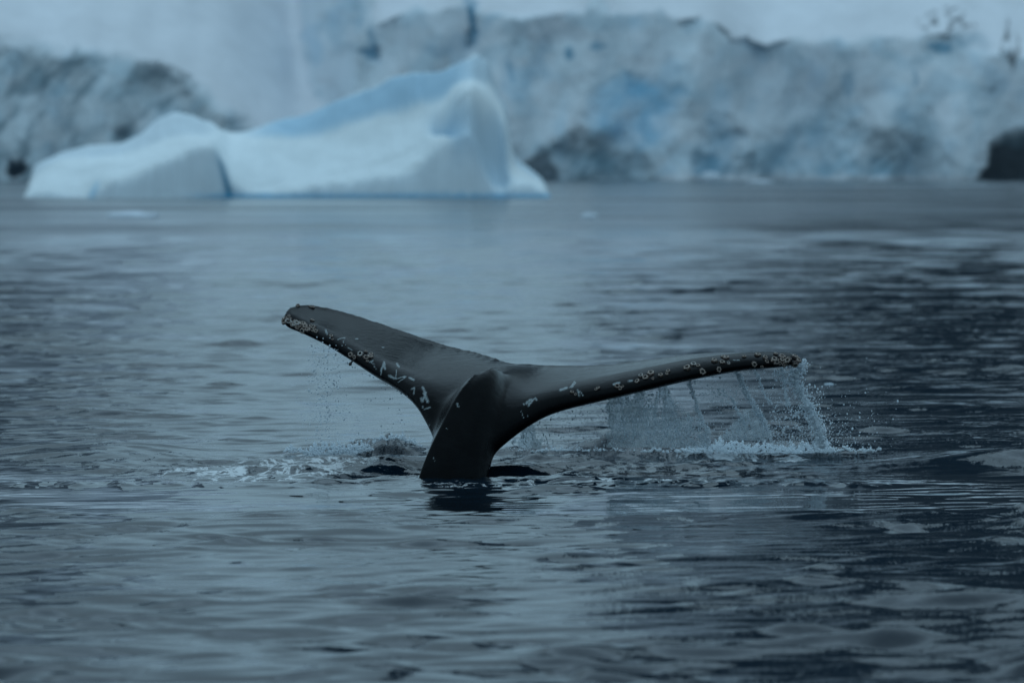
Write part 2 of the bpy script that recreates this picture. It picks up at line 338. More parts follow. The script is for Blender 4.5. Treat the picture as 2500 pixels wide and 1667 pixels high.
def build_water():
    rows = [-300., -150., -60., -20., 0., 8., 14., 18., 21.]
    y = 23.0
    while y < YW: rows.append(y); y += 0.025
    while y < 1000: rows.append(y); y += 0.025 * (y / YW) ** 2
    rows += [1000., 1200., 1600., 2400., 4000., 7000.]
    Ys = np.array(rows)
    inner = np.linspace(-0.125, 0.125, 560)
    o1 = 0.125 + np.cumsum(np.geomspace(0.001, 1.2, 26))
    tans = np.concatenate([-o1[::-1], inner, o1])
    Yg, Tg = np.meshgrid(Ys, tans, indexing='ij')
    Xg = np.maximum(Yg, 23.0) * Tg
    dY = np.gradient(Ys)[:, None] * np.ones_like(Tg); dX = np.maximum(Yg, 23.) * np.gradient(tans)[None, :]
    ok = (Yg > 22)
    h, foam, chop, side = wave_height(Xg, np.maximum(Yg, 22.9), dY, dX)
    edge = (1 - sst(0.12, 0.16, np.abs(Tg))) * sst(22, 24, Yg) * (1 - sst(700, 980, Yg))
    h *= edge; foam *= edge
    lost = sst(0.05, 0.9, dY)
    rgh = 0.015 + lost * (0.10 + 0.06 * side + 0.12 * sst(0.0, 0.6, fbm(Xg / 60, Yg / 35, 3, 77)))
    chop = chop * (1 - 0.75 * sst(60, 220, Yg))
    V = np.stack([Xg, Yg, h], -1).reshape(-1, 3)
    o = mesh_np('water', V, grid_faces(len(Ys), len(tans))[:, ::-1][:, ::-1], m_water, attrs={'foam': foam.ravel(), 'chop': chop.ravel(), 'rgh': rgh.ravel()})
    tag(o, 'dark blue grey sea with ripples and a slick round the whale', None, kind='structure')
    return o
water = build_water()

# ------------------------------------------------------------------ glacier front, snow slopes
GD = 885.0; GS = GD / F                  # metres per photo pixel at the glacier
SNOW = np.array([0.80, 0.825, 0.87]); ICE = np.array([0.71, 0.80, 0.86]); BLUE = np.array([0.09, 0.27, 0.40]); TEAL = np.array([0.15, 0.25, 0.31]); DIRT = np.array([0.20, 0.22, 0.24]); BLACK = np.array([0.008, 0.014, 0.02])
def build_glacier():
    pxs = np.arange(-1900, 4400, 5.0)
    pys = 446 - np.concatenate([np.arange(0, 520, 3.5), 520 + np.cumsum(np.geomspace(4, 10, 6))])
    PY, PX = np.meshgrid(pys, pxs, indexing='ij')
    wx = PX + 14 * fbm(PX / 60, PY / 60, 3, 101); wy = PY + 12 * fbm(PX / 50, PY / 50, 3, 102)
    tl = np.interp(wx, [-1900, -600, 0, 130, 300, 430, 530, 620, 700, 720], [60, 90, 108, 125, 145, 185, 255, 315, 420, 500])
    cliff_l = sst(-30, 25, wy - tl) * (wx < 735)
    mt = np.interp(wx, [735, 741, 905, 925, 980, 1020, 1100, 1180, 1210, 1290, 1440, 1450, 1480, 1560, 1610, 1640, 1700, 1740, 1765, 1830, 1870, 1940, 1965, 1975, 2200, 2290, 2330, 2400, 2500, 2900, 4400],
                   [-200, -200, -60, 70, 42, 24, 25, 25, 33, 38, 38, -60, 30, 40, 20, 55, 45, 62, 84, 112, 116, 98, 93, 103, 92, 82, 92, 125, 140, 110, 60])
    cliff_r = sst(-9, 8, wy - mt) * (wx >= 735)
    lb = np.interp(wy, [-50, 60, 120, 180, 240, 300, 330], [715, 728, 738, 758, 775, 800, 840])
    cliff = np.maximum(cliff_l, cliff_r * sst(-14, 14, wx - lb))
    nz = fbm(PX / 300, PY / 200, 3, 110)
    # slope integration: near-vertical ice faces, gently receding snow
    cot = cliff * 0.55 + (1 - cliff) * 2.4
    dz = np.gradient(-pys)[:, None] * GS
    up = np.cumsum(cot * dz, 0)
    k = np.ones(9) / 9
    for _ in range(2): up = np.apply_along_axis(lambda r: np.convolve(np.pad(r, 4, 'edge'), k, 'valid'), 1, up)
    base = 6 * fbm(PX / 420, 0 * PY, 3, 111) + 10 * sst(500, 780, PX) * (1 - sst(800, 1300, PX)) - 6 * sst(1560, 1700, PX) * (1 - sst(1700, 1900, PX))
    rough = fbm(PX / 75 + PY / 200, PY / 100, 4, 120, 0.45)
    blocks = np.abs(fbm(PX / 34, PY / 48, 3, 121)); crev = np.abs(fbm(PX / 26, PY / 150, 2, 122))
    relief = cliff * (4.2 * fbm(PX / 150 + PY / 500, PY / 380, 2, 124) + 0.32 * rough - 0.2 * blocks + 0.3 * np.clip(0.25 - crev, 0, 1) * 4)
    relief = relief * (0.8 + 0.5 * (PX < 620)) + (1 - cliff) * (1.2 * fbm(PX / 260, PY / 160, 3, 123))
    def dome(cx, cy, rx, ry, ex=1.0): return 1 - sst(0.4, 1.35, ((wx - cx) / rx) ** 2 + ((wy - cy) / ry) ** 2)
    cave1 = dome(1445, 455, 150, 128); cave2 = dome(1765, 450, 75, 160); cave3 = dome(2040, 455, 240, 150); cave4 = dome(1560, 270, 130, 90); cave5 = dome(2230, 450, 110, 110)
    hole = dome(1150, 75, 12, 55) + dome(905, 130, 16, 22)
    head = sst(-26, 22, wy - np.interp(wx, [2340, 2385, 2420, 2470, 2540, 2700, 3000], [520, 438, 350, 322, 310, 330, 460]))
    depth = 10 * cave1 + 7 * cave2 + 5 * cave3 + 3 * cave4 + 4 * cave5 + 4 * hole - 3 * head
    depth = 0.3 * depth * (1 + 0.4 * rough)
    Y = GD + base + up + relief + depth
    Z = H - (PY - 400) * GS * 1.0
    X = (PX - 1250) * GS
    Z[0, :] = -3
    # tints, with the darkness of the caves painted in: clean snow, grey-blue face ice, deep blue crevasses, dirty ice, rock
    a = np.clip(0.75 + 0.35 * fbm(PX / 90, PY / 120, 3, 130), 0, 1) * cliff
    c = SNOW * (1 - a[..., None]) + ICE * a[..., None]
    def lay(c, f, col): f = np.clip(f, 0, 1)[..., None]; return c * (1 - f) + col * f
    tq = fbm(PX / 110, PY / 85, 3, 131)
    c = lay(c, cliff * sst(0.0, 0.55, tq) * 0.33 * (1 + 0.3 * (PX < 650)), TEAL * 1.9)
    c = lay(c, cliff * sst(0.1, 0.6, fbm(PX / 90, PY / 130, 2, 132)) * 0.22, BLUE * 1.8)
    c = lay(c, cliff_l * 0.35, np.array([0.34, 0.42, 0.45]))
    c = lay(c, cliff_l * sst(0.05, 0.6, fbm(PX / 62 + PY / 90, PY / 80, 4, 133)) * 0.6, TEAL * 0.8)
    c = lay(c, cliff * sst(0.2, 0.6, fbm(PX / 80, PY / 60, 3, 134)) * 0.2, np.array([0.40, 0.40, 0.42]))
    c = lay(c, cave1 * (0.60 + 0.3 * tq), TEAL * 1.2); c = lay(c, dome(1325, 420, 44, 55) * 0.8, BLACK * 4); c = lay(c, dome(1450, 445, 150, 26) * 0.3, BLACK * 4)  # cave shade painted over the shallow recess, blackest at its left and foot
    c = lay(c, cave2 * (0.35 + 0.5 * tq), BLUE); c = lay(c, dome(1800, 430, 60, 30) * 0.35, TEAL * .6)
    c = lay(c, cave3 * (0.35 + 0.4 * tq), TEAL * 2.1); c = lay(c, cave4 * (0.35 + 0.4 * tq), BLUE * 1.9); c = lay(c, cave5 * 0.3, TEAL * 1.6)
    for cx, cy, rx, ry, f in ((1155, 62, 11, 50, 1.0), (1150, 10, 26, 20, .5), (1142, 100, 22, 26, .5), (902, 128, 14, 22, .7), (905, 85, 9, 30, .5), (1390, 132, 11, 18, .8), (1462, 118, 24, 12, .6), (2290, 118, 26, 16, .8), (2070, 205, 14, 40, .5), (2240, 195, 10, 25, .5), (1246, 180, 9, 26, .5), (1075, 125, 34, 20, .4)):
        c = lay(c, dome(cx, cy, rx, ry) * f, BLUE * 1.15)
    c = lay(c, dome(1095, 85, 140, 55) * 0.25, np.array([0.42, 0.43, 0.47])); c = lay(c, dome(1960, 190, 230, 90) * 0.32, np.array([0.33, 0.37, 0.42]))
    c = lay(c, dome(1330, 75, 90, 38) * 0.4, np.array([0.33, 0.35, 0.40]))
    c = lay(c, dome(2340, 115, 90, 40) * 0.4 * (0.6 + tq), TEAL * 1.4)
    c = lay(c, dome(2310, 60, 70, 40) * sst(0.0, .5, fbm(PX / 22, PY / 14, 3, 135)) * 0.9, DIRT * 1.1)
    c = lay(c, dome(2462, 110, 16, 70) * sst(-.1, .3, fbm(PX / 14, PY / 40, 3, 136)), DIRT * .9); c = lay(c, dome(2450, 200, 50, 50) * sst(0.1, .5, tq) * 0.8, DIRT)
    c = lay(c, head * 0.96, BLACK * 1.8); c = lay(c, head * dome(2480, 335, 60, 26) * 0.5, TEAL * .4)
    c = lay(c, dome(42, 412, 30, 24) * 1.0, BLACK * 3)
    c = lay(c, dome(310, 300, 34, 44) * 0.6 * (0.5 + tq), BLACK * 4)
    # scree of brash ice along the foot
    c = lay(c, sst(424, 434, PY + 8 * fbm(PX / 25, 0 * PY, 2, 137)) * (1 - head) * (wx > 1600) * 0.8, SNOW * 0.9)
    V = np.stack([X * Y / GD, Y, H + (Z - H) * Y / GD * 1.0], -1)
    V[0, :, 2] = -3
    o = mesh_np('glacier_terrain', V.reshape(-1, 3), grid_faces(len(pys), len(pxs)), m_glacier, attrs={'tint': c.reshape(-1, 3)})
    tag(o, 'pale blue glacier front with crevassed ice cliffs and snow slopes', None, kind='structure')
build_glacier()

def build_mountains():
    az = np.linspace(-0.9, 0.9, 420); az = np.sign(az) * np.abs(az) ** 1.6; ys = np.concatenate([np.linspace(985, 1500, 60), np.linspace(1520, 4200, 60)])
    Yg, A = np.meshgrid(ys, az, indexing='ij'); Xg = A * Yg
    rid = 1 - 0.9 * np.abs(fbm(Xg / 500, Yg / 500, 5, 201)); a_ = A + 0.014 * fbm(Yg / 260, A * 12, 3, 202)
    right = sst(0.010, 0.070, a_) * (1 - sst(0.104, 0.15, A)); left = sst(0.058, 0.105, -a_) * (1 - sst(0.108, 0.15, -A))
    slope = 0.16 + 2.1 * right + 0.9 * left
    top = 150 + 1400 * right + 700 * left
    h = 22 + top * (1 - np.exp(-(Yg - 985) * slope / top)) * (0.75 + 0.25 * rid) + 8 * fbm(Xg / 90, Yg / 90, 4, 203) * sst(985, 1100, Yg)
    h = np.where(Yg < 990, -5, h)
    V = np.stack([Xg, Yg, h], -1)
    rock = np.clip(np.maximum(right * 1.1, left * 0.75) - 0.12 * sst(0.1, 0.5, fbm(Xg / 110, Yg / 110, 5, 205)), 0, 1)
    c = np.array([0.02, 0.03, 0.04]) * rock[..., None] + SNOW * (1 - rock[..., None])
    o = mesh_np('mountains', V.reshape(-1, 3), grid_faces(len(ys), len(az)), m_rock, attrs={'tint': c.reshape(-1, 3)})
    tag(o, 'dark rocky mountains and a snowfield rising behind the glacier', None, kind='structure')
build_mountains()

# ------------------------------------------------------------------ iceberg
BD = 427.0; BS = BD / F
def build_iceberg():
    pxs = np.arange(60, 1352, 3.0); ds = np.concatenate([np.arange(-3.5, 3.0, 0.12), np.arange(3.0, 18, 0.22), np.arange(18, 32, 1.0)])
    D, PX = np.meshgrid(ds, pxs, indexing='ij')
    g = lambda pts: pchip([q[0] for q in pts], [q[1] for q in pts], PX)
    S = g([(60, 484), (72, 455), (77, 415), (124, 386), (217, 350), (279, 347), (336, 323), (392, 282), (428, 266), (467, 275), (526, 301), (571, 313), (615, 308), (700, 285), (774, 256), (849, 223), (902, 211), (968, 176), (1012, 165), (1072, 162), (1117, 140), (1164, 124), (1196, 132), (1206, 190), (1226, 238), (1242, 262), (1244, 330), (1262, 388), (1295, 413), (1334, 452), (1341, 484), (1352, 488)])
    Fr = g([(60, 486), (72, 470), (140, 468), (205, 470), (250, 452), (380, 405), (440, 378), (490, 352), (520, 362), (548, 420), (580, 450), (640, 474), (700, 466), (840, 445), (950, 428), (1030, 398), (1060, 360), (1110, 335), (1145, 322), (1165, 362), (1190, 420), (1225, 455), (1270, 440), (1300, 452), (1334, 470), (1341, 486), (1352, 488)])
    M = g([(60, 486), (77, 430), (200, 380), (300, 370), (400, 345), (500, 325), (560, 322), (615, 330), (700, 332), (770, 322), (850, 301), (920, 281), (1000, 258), (1080, 240), (1110, 205), (1150, 188), (1190, 200), (1226, 250), (1240, 300), (1255, 390), (1295, 425), (1334, 462), (1341, 486), (1352, 488)])
    hz = lambda py: np.maximum((484 - py) * BS, -0.5)
    Fh, Mh, Sh = hz(Fr), hz(M), hz(S)
    y0 = g([(60, 3), (120, 1.5), (190, 1.1), (290, -1.3), (380, -2.0), (500, -1.6), (540, 0.2), (560, 1.2), (600, 0.8), (700, -0.3), (850, -0.6), (1000, -1.4), (1145, -3.0), (1180, -1.5), (1215, 0.2), (1260, -0.6), (1352, 1)])
    y0 = y0 + 0.25 * fbm(PX / 40, D * .1, 3, 301) + 0.35 * np.abs(pn(PX / 11, D * 0.05, 302)) * sst(850, 1000, PX)
    d = D - y0
    yF = 0.5 + 0.28 * Fh; yM = 9.5 + 0 * d; yS = 12.3 + 0 * d
    # piecewise profile, front foot > front crest > ramp > steep upper face > back crest > back
    def seg(a, b, ha, hb, p=1.0): t = np.clip((d - a) / np.maximum(b - a, 0.01), 0, 1); return ha + (hb - ha) * (t ** p)
    tr_ = np.clip((d - yF) / np.maximum(yM - yF, .01), 0, 1); hq = sst(1085, 1120, PX) * (1 - sst(1236, 1250, PX)); hp = tr_ ** 0.95 * (1 - hq) + hq * (0.25 * tr_ + 0.75 * sst(0.22, 0.6, tr_))
    h = np.where(d < yF, seg(0, yF, -0.6, Fh, 0.75), np.where(d < yM, Fh + (Mh - Fh) * hp, np.where(d < yS, seg(yM, yS, Mh, Sh, 0.85), Sh * (1 - sst(0, 13, d - yS)) - 1.0 * sst(4, 16, d - yS))))
    h = np.where(d < 0, -0.6, h)
    # concave saddle in the ramp, hollow under the head
    ramp = np.clip((d - yF) / (yM - yF), 0, 1)
    h -= 0.55 * np.sin(ramp * np.pi) * sst(560, 700, PX) * (1 - sst(1000, 1100, PX)) * (d > yF) * (d < yM)
    al = np.exp(-(((PX - 1088 - (5.5 - d) * 9) / 28) ** 2) - ((d - 5.6) / 2.0) ** 2)
    h -= 1.9 * al
    al2 = np.exp(-(((PX - 1185) / 26) ** 2) - ((d - 4.0) / 2.8) ** 2); h -= 0.9 * al2
    k = np.array([1, 2, 3, 2, 1.]) / 9
    land = sst(-0.3, 0.3, h)
    for _ in range(2): h = np.apply_along_axis(lambda r: np.convolve(np.pad(r, 2, 'edge'), k, 'valid'), 0, h)
    for _ in range(2): h = np.apply_along_axis(lambda r: np.convolve(np.pad(r, 2, 'edge'), k, 'valid'), 1, h)
    h += land * (0.10 * fbm(PX / 90, D / 3.5, 4, 311) - 0.45 * np.abs(fbm(PX / 170 + D / 9, D / 9, 2, 315)) + 0.03 * fbm(PX / 14, D / 0.6, 3, 312))
    h += -0.22 * np.clip(0.22 - np.abs(pn(PX / 16, D / 30, 313)), 0, 1) * 4 * (d < yF + .5) * (d > 0)
    X = (PX - 1250) * (BD + D) / F
    V = np.stack([X, BD + D, h], -1)
    WH = np.array([0.84, 0.92, 0.95]); LB = np.array([0.62, 0.76, 0.87]); MB = np.array([0.44, 0.66, 0.82]); DB = np.array([0.03, 0.20, 0.33])
    def lay(c, f, col): f = np.clip(f, 0, 1)[..., None]; return c * (1 - f) + col * f
    c = np.ones(h.shape + (3,)) * WH
    c = lay(c, (1 - sst(yF * 0.7, yF * 1.3 + .2, d)) * 0.5, LB)  # shade of the front face painted in, bluer and darker than the top
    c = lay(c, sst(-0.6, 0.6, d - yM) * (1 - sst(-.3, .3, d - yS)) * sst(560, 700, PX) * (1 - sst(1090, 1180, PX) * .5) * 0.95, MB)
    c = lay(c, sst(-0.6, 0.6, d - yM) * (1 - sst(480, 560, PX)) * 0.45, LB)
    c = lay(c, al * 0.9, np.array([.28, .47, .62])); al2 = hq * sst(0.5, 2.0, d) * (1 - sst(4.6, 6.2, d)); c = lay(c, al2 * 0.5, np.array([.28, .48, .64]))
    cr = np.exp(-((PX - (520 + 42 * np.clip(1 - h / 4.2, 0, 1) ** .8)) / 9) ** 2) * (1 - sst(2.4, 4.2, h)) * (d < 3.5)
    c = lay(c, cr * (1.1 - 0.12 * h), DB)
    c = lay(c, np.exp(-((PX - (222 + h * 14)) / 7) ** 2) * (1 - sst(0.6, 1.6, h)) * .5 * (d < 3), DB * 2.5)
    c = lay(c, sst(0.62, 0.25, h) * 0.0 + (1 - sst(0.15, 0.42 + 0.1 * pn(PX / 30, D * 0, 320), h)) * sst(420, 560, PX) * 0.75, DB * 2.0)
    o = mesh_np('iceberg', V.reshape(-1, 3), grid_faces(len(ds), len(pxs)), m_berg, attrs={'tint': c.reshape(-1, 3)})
    tag(o, 'large pale blue iceberg with two peaks floating before the glacier', 'iceberg')
build_iceberg()

def floe(px, py, wpx, hpx, label, name='ice_floe', seed=0, tint=(0.66, 0.74, 0.82), group=None):
    Y = wY(py); s = Y / F; a = wpx * s / 2; b = a * 0.55; hh = hpx * s
    nr, nc = 14, 28; t = np.linspace(0, 1, nr)[:, None]; th = np.linspace(0, 2 * np.pi, nc, endpoint=False)[None, :]
    rr = 1 + 0.25 * pn(np.cos(th) * 1.5 + seed, np.sin(th) * 1.5, seed)
    X = a * rr * (1 - t ** 3) ** 0.8 * np.cos(th) + 0 * t; Yy = b * rr * (1 - t ** 3) ** 0.8 * np.sin(th)
    Z = hh * (t ** 0.6) * (1 + 0.35 * pn(X / a * 2 + seed * 3, Yy / b * 2, seed + 5)) - 0.15 * hh
    V = np.stack([X, Yy, Z], -1).reshape(-1, 3)
    o = mesh_np(name, V, grid_faces(nr, nc, True), m_berg, attrs={'tint': np.tile(np.array(tint), (len(V), 1))})
    o.location = (at(px, py, Y)[0], Y, 0)
    return tag(o, label, 'ice floe' if name == 'ice_floe' else 'ice chunk', group)
floe(320, 531, 118, 15, 'low flat white ice floe on the water in front of the iceberg', seed=2)
floe(1437, 534, 40, 15, 'small pointed white ice chunk afloat right of the iceberg', 'ice_chunk', 3)
floe(2025, 940, 26, 6, 'tiny sliver of ice floating beyond the right tail tip', 'ice_chunk', 4, (0.5, 0.6, 0.68))
floe(1607, 438.6, 56, 26, 'rounded white ice block at the foot of the glacier beside the dark cave', 'ice_chunk', 5)
floe(1735, 440.6, 50, 22, 'white ice block at the foot of the pale glacier rib', 'ice_chunk', 6)
floe(1855, 447, 62, 8, 'thin pale floe lying just off the glacier front', 'ice_floe', 7)

# ------------------------------------------------------------------ the whale's tail
def build_whale():
    # span stations: leading edge px,py,depth | trailing edge px,py,depth | half thickness (m) | bend
    st = [
     (0.00, 689, 781, 1.45, 694, 765, 1.50, 0.010, 0.0),
     (0.02, 700, 796, 1.42, 708, 750, 1.60, 0.040, 0.0),
     (0.06, 735, 808, 1.38, 745, 744, 1.80, 0.050, 0.0),
     (0.11, 790, 831, 1.25, 810, 755, 1.95, 0.058, 0.0),
     (0.18, 860, 872, 1.08, 890, 778, 2.02, 0.068, 0.0),
     (0.26, 930, 919, 0.85, 985, 810, 1.98, 0.080, 0.08),
     (0.33, 985, 957, 0.62, 1060, 835, 1.88, 0.095, 0.30),
     (0.38, 1024, 1002, 0.45, 1115, 851, 1.75, 0.115, 0.60),
     (0.43, 1052, 1068, 0.35, 1180, 866, 1.60, 0.135, 0.85),
     (0.48, 1120, 1160, 0.22, 1250, 889, 1.32, 0.150, 1.0),
     (0.53, 1205, 1112, 0.20, 1290, 890, 1.38, 0.140, 0.85),
     (0.57, 1250, 1062, 0.22, 1330, 893, 1.36, 0.120, 0.62),
     (0.62, 1320, 1010, 0.25, 1390, 894, 1.30, 0.105, 0.34),
     (0.69, 1440, 974, 0.30, 1480, 891, 1.20, 0.092, 0.12),
     (0.77, 1560, 946, 0.33, 1600, 877, 1.08, 0.086, 0.0),
     (0.85, 1700, 914, 0.36, 1735, 862, 0.95, 0.078, 0.0),
     (0.92, 1820, 894, 0.42, 1850, 860, 0.85, 0.068, 0.0),
     (0.97, 1905, 889, 0.48, 1925, 864, 0.75, 0.055, 0.0),
     (0.99, 1940, 886, 0.52, 1945, 870, 0.70, 0.038, 0.0),
     (1.00, 1957, 882, 0.56, 1957, 876, 0.64, 0.010, 0.0)]
    st = np.array(st); s = st[:, 0]
    Lp = np.array([at(a[1], a[2], YW + a[3]) for a in st]); Tp = np.array([at(a[4], a[5], YW + a[6]) for a in st])
    ns, ncg = 420, 70
    S = np.concatenate([np.linspace(0, 0.03, 30, endpoint=False), np.linspace(0.03, 0.97, ns - 60, endpoint=False), np.linspace(0.97, 1.0, 30)])
    ip = lambda col: pchip(s, col, S)
    Ls = np.stack([ip(Lp[:, i]) for i in range(3)], -1); Ts = np.stack([ip(Tp[:, i]) for i in range(3)], -1)
    ht, bn = ip(st[:, 7]), ip(st[:, 8])
    # smooth the stations along the span a little
    kk = np.hanning(17); kk /= kk.sum()
    def smo(a): return np.apply_along_axis(lambda r: np.convolve(np.pad(r, 8, 'reflect', reflect_type='odd'), kk, 'valid'), 0, a)
    Ls, Ts, bn = smo(Ls), smo(Ts), smo(bn)
    # serrated, worn trailing edge
    jag = 0.006 * fbm(S * 38, S * 0, 4, 401, 0.65) * sst(0.03, 0.08, S) * (1 - sst(0.93, 0.98, S))
    Mid = (Ls + Ts) / 2
    C = Mid * 1.0
    Cb = np.stack([Ls[:, 0] + 0.40 * (Ts[:, 0] - Ls[:, 0]), Ls[:, 1] + 0.06 * (Ts[:, 1] - Ls[:, 1]), Ts[:, 2] - 0.14 - 0.12 * sst(.2, .28, S) * (1 - sst(.40, .5, S)) * 0.4], -1)
    C = C * (1 - bn[:, None]) + Cb * bn[:, None]
    # slight camber on the blades
    C[:, 2] += np.where(S < 0.45, -0.035, 0.0) * (1 - bn) * sst(0.02, .1, S) * (1 - sst(.9, .98, S))
    c = (1 - np.cos(np.linspace(0, np.pi, ncg))) / 2
    B = ((1 - c) ** 2)[None, :, None] * Ls[:, None] + (2 * c * (1 - c))[None, :, None] * C[:, None] + (c ** 2)[None, :, None] * Ts[:, None]
    B0 = B.copy(); B[:, :, 1] += 2.2 * jag[:, None] * (c[None, :] ** 8); B[:, :, 2] += (0.35 * jag + 0.004 * fbm(S * 90, S * 0, 2, 402))[:, None] * (c[None, :] ** 10)
    ds_ = np.gradient(B0, axis=0); dc_ = np.gradient(B0, axis=1)
    n = np.cross(ds_, dc_); n /= np.linalg.norm(n, axis=-1, keepdims=True) + 1e-9
    naca = (0.2969 * np.sqrt(c) - 0.126 * c - 0.3516 * c ** 2 + 0.2843 * c ** 3 - 0.1036 * c ** 4) / 0.1
    chord = np.linalg.norm(Ts - Ls, axis=1); c0 = np.clip(3.0 * ht / chord, 0.2, 0.6)[:, None]; cc = c[None, :]
    prof = np.where(cc < c0, np.clip(1 - (1 - cc / c0) ** 2.0, 0, 1) ** 0.5, (np.clip(1 - cc, 0, 1) / (1 - c0)) ** 0.85)
    for _ in range(2): prof[:, 1:-1] = (prof[:, :-2] + 2 * prof[:, 1:-1] + prof[:, 2:]) / 4
    tip = np.sqrt(np.clip(sst(0, 0.03, S) * sst(1.0, 0.985, S) if False else np.clip(S / 0.03, 0, 1) * np.clip((1 - S) / 0.02, 0, 1), 0, 1))
    off = n * np.maximum(prof * ht[:, None], 0.0105)[..., None] * (0.25 + 0.75 * tip[:, None, None])
    up = B + off; dn = B - off
    ring = np.concatenate([up, dn[:, ::-1]], 1)
    nc = ring.shape[1]; V = ring.reshape(-1, 3); Fc = grid_faces(len(S), nc, True)
    # end caps
    c0, c1 = len(V), len(V) + 1
    V = np.vstack([V, ring[0].mean(0), ring[-1].mean(0)])
    caps = [(c0, (j + 1) % nc, j, j) for j in range(nc)] + [(c1, (len(S) - 1) * nc + j, (len(S) - 1) * nc + (j + 1) % nc, 0) for j in range(nc)]
    faces = [tuple(f) for f in Fc] + [f[:3] for f in caps]
    # tail stock with a dorsal keel
    # z-level stations: body centre px,py,depth, half width across, half width along keel axis ; keel px,py,depth
    sk = [(1085, 1560, 0.10, 0.33, 0.34, 985, 1550, -0.30),
          (1100, 1330, 0.12, 0.30, 0.32, 990, 1320, -0.26),
          (1112, 1165, 0.16, 0.265, 0.30, 1024, 1160, -0.16),
          (1126, 1100, 0.20, 0.25, 0.28, 1047, 1100, -0.08),
          (1140, 1040, 0.25, 0.225, 0.25, 1077, 1040, 0.00),
          (1158, 985, 0.31, 0.19, 0.21, 1107, 982, 0.09),
          (1178, 945, 0.40, 0.15, 0.16, 1135, 938, 0.18),
          (1196, 925, 0.55, 0.11, 0.11, 1163, 909, 0.32),
          (1212, 918, 0.75, 0.07, 0.07, 1190, 903, 0.50),
          (1224, 916, 0.92, 0.03, 0.03, 1208, 910, 0.72)]
    sk = np.array(sk); t = np.arange(len(sk)); T = np.linspace(0, len(sk) - 1, 120)
    ctr = np.array([at(a[0], a[1], YW + a[2]) for a in sk]); kp = np.array([at(a[5], a[6], YW + a[7]) for a in sk])
    ctr = np.stack([pchip(t, ctr[:, i], T) for i in range(3)], -1); kp = np.stack([pchip(t, kp[:, i], T) for i in range(3)], -1)
    ra, rb = pchip(t, sk[:, 3], T), pchip(t, sk[:, 4], T)
    nth = 72; rings = []
    for i in range(len(T)):
        ta = ctr[min(i + 1, len(T) - 1)] - ctr[max(i - 1, 0)]; ta /= np.linalg.norm(ta)
        kv = kp[i] - ctr[i]; kv_ = kv - ta * kv.dot(ta); kl = np.linalg.norm(kv); ku = kv_ / np.linalg.norm(kv_); sv = np.cross(ta, ku)
        th = np.linspace(0, 2 * np.pi, nth, endpoint=False)
        al = (rb[i] + (kl - rb[i]) * np.exp(-(np.minimum(th, 2 * np.pi - th) / 0.42) ** 1.3))
        rad_k = al * np.cos(th); rad_s = ra[i] * np.sin(th) * (1 - 0.25 * np.exp(-(np.minimum(th, 2 * np.pi - th) / 0.8) ** 2))
        # aim the keel exactly at kp
        pt = ctr[i] + np.outer(rad_k, ku) + np.outer(rad_s, sv)
        wk = np.exp(-(np.minimum(th, 2 * np.pi - th) / 0.45) ** 2)[:, None]
        pt = pt + wk * ((kp[i] - (ctr[i] + ku * al[0])))
        rings.append(pt)
    SV = np.array(rings).reshape(-1, 3); b0 = len(V)
    SF = grid_faces(len(T), nth, True)[:, ::-1] + b0
    V = np.vstack([V, SV, ctr[0], ctr[-1]]); e0 = len(V) - 2; e1 = len(V) - 1
    faces += [tuple(f) for f in SF]
    faces += [(e0, b0 + j, b0 + (j + 1) % nth) for j in range(nth)]
    lb = b0 + (len(T) - 1) * nth
    faces += [(e1, lb + (j + 1) % nth, lb + j) for j in range(nth)]
    me = bpy.data.meshes.new('whale_tail'); me.from_pydata([tuple(v) for v in V], [], [f if len(set(f)) == len(f) else tuple(dict.fromkeys(f)) for f in faces])
    tmp = bpy.data.objects.new('tmp', me); COL.objects.link(tmp)
    md = tmp.modifiers.new('r', 'REMESH'); md.mode = 'VOXEL'; md.voxel_size = 0.0115; md.adaptivity = 0
    dg = bpy.context.evaluated_depsgraph_get(); ev = tmp.evaluated_get(dg); rm = bpy.data.meshes.new_from_object(ev)
    bpy.data.objects.remove(tmp)
    nV = len(rm.vertices); co = np.empty(nV * 3, np.float32); rm.vertices.foreach_get('co', co); co = co.reshape(-1, 3).astype(float)
    ed = np.empty(len(rm.edges) * 2, np.int32); rm.edges.foreach_get('vertices', ed); ed = ed.reshape(-1, 2)
    deg = np.bincount(ed.ravel(), minlength=nV)[:, None].astype(float)
    def lap(P):
        s_ = np.zeros_like(P)
        for a in range(3):
            s_[:, a] = np.bincount(ed[:, 0], P[ed[:, 1], a], nV) + np.bincount(ed[:, 1], P[ed[:, 0], a], nV)
        return s_ / deg - P
    # keep the keel crisp, fillet the joins
    kd = np.full(nV, 9.0)
    kp2 = kp[::3]
    for q in kp2: kd = np.minimum(kd, np.linalg.norm(co - q, axis=1))
    ctrp = np.array(at(1150, 1000, YW + 0.4))
    jd = np.linalg.norm((co - ctrp) * np.array([0.8, 1, 1]), axis=1)
    wj = (1 - sst(0.55, 1.0, jd)) * sst(0.03, 0.12, kd); te = np.ones(nV)
    for it in range(110):
        wgt = (0.9 * wj + (0.5 if it < 7 else 0.0))[:, None]
        co += np.minimum(wgt, 0.95) * lap(co) * 0.9
        if it < 4: co -= 0.0
    rm.vertices.foreach_set('co', co.astype(np.float32).ravel()); rm.update()
    for pl in rm.polygons: pl.use_smooth = True
    # scars in the skin
    nrm = np.empty(nV * 3, np.float32); rm.vertices.foreach_get('normal', nrm); nrm = nrm.reshape(-1, 3)
    px, py = to_px(co); front = nrm[:, 1] < 0.25
    sc_ = np.zeros(nV)
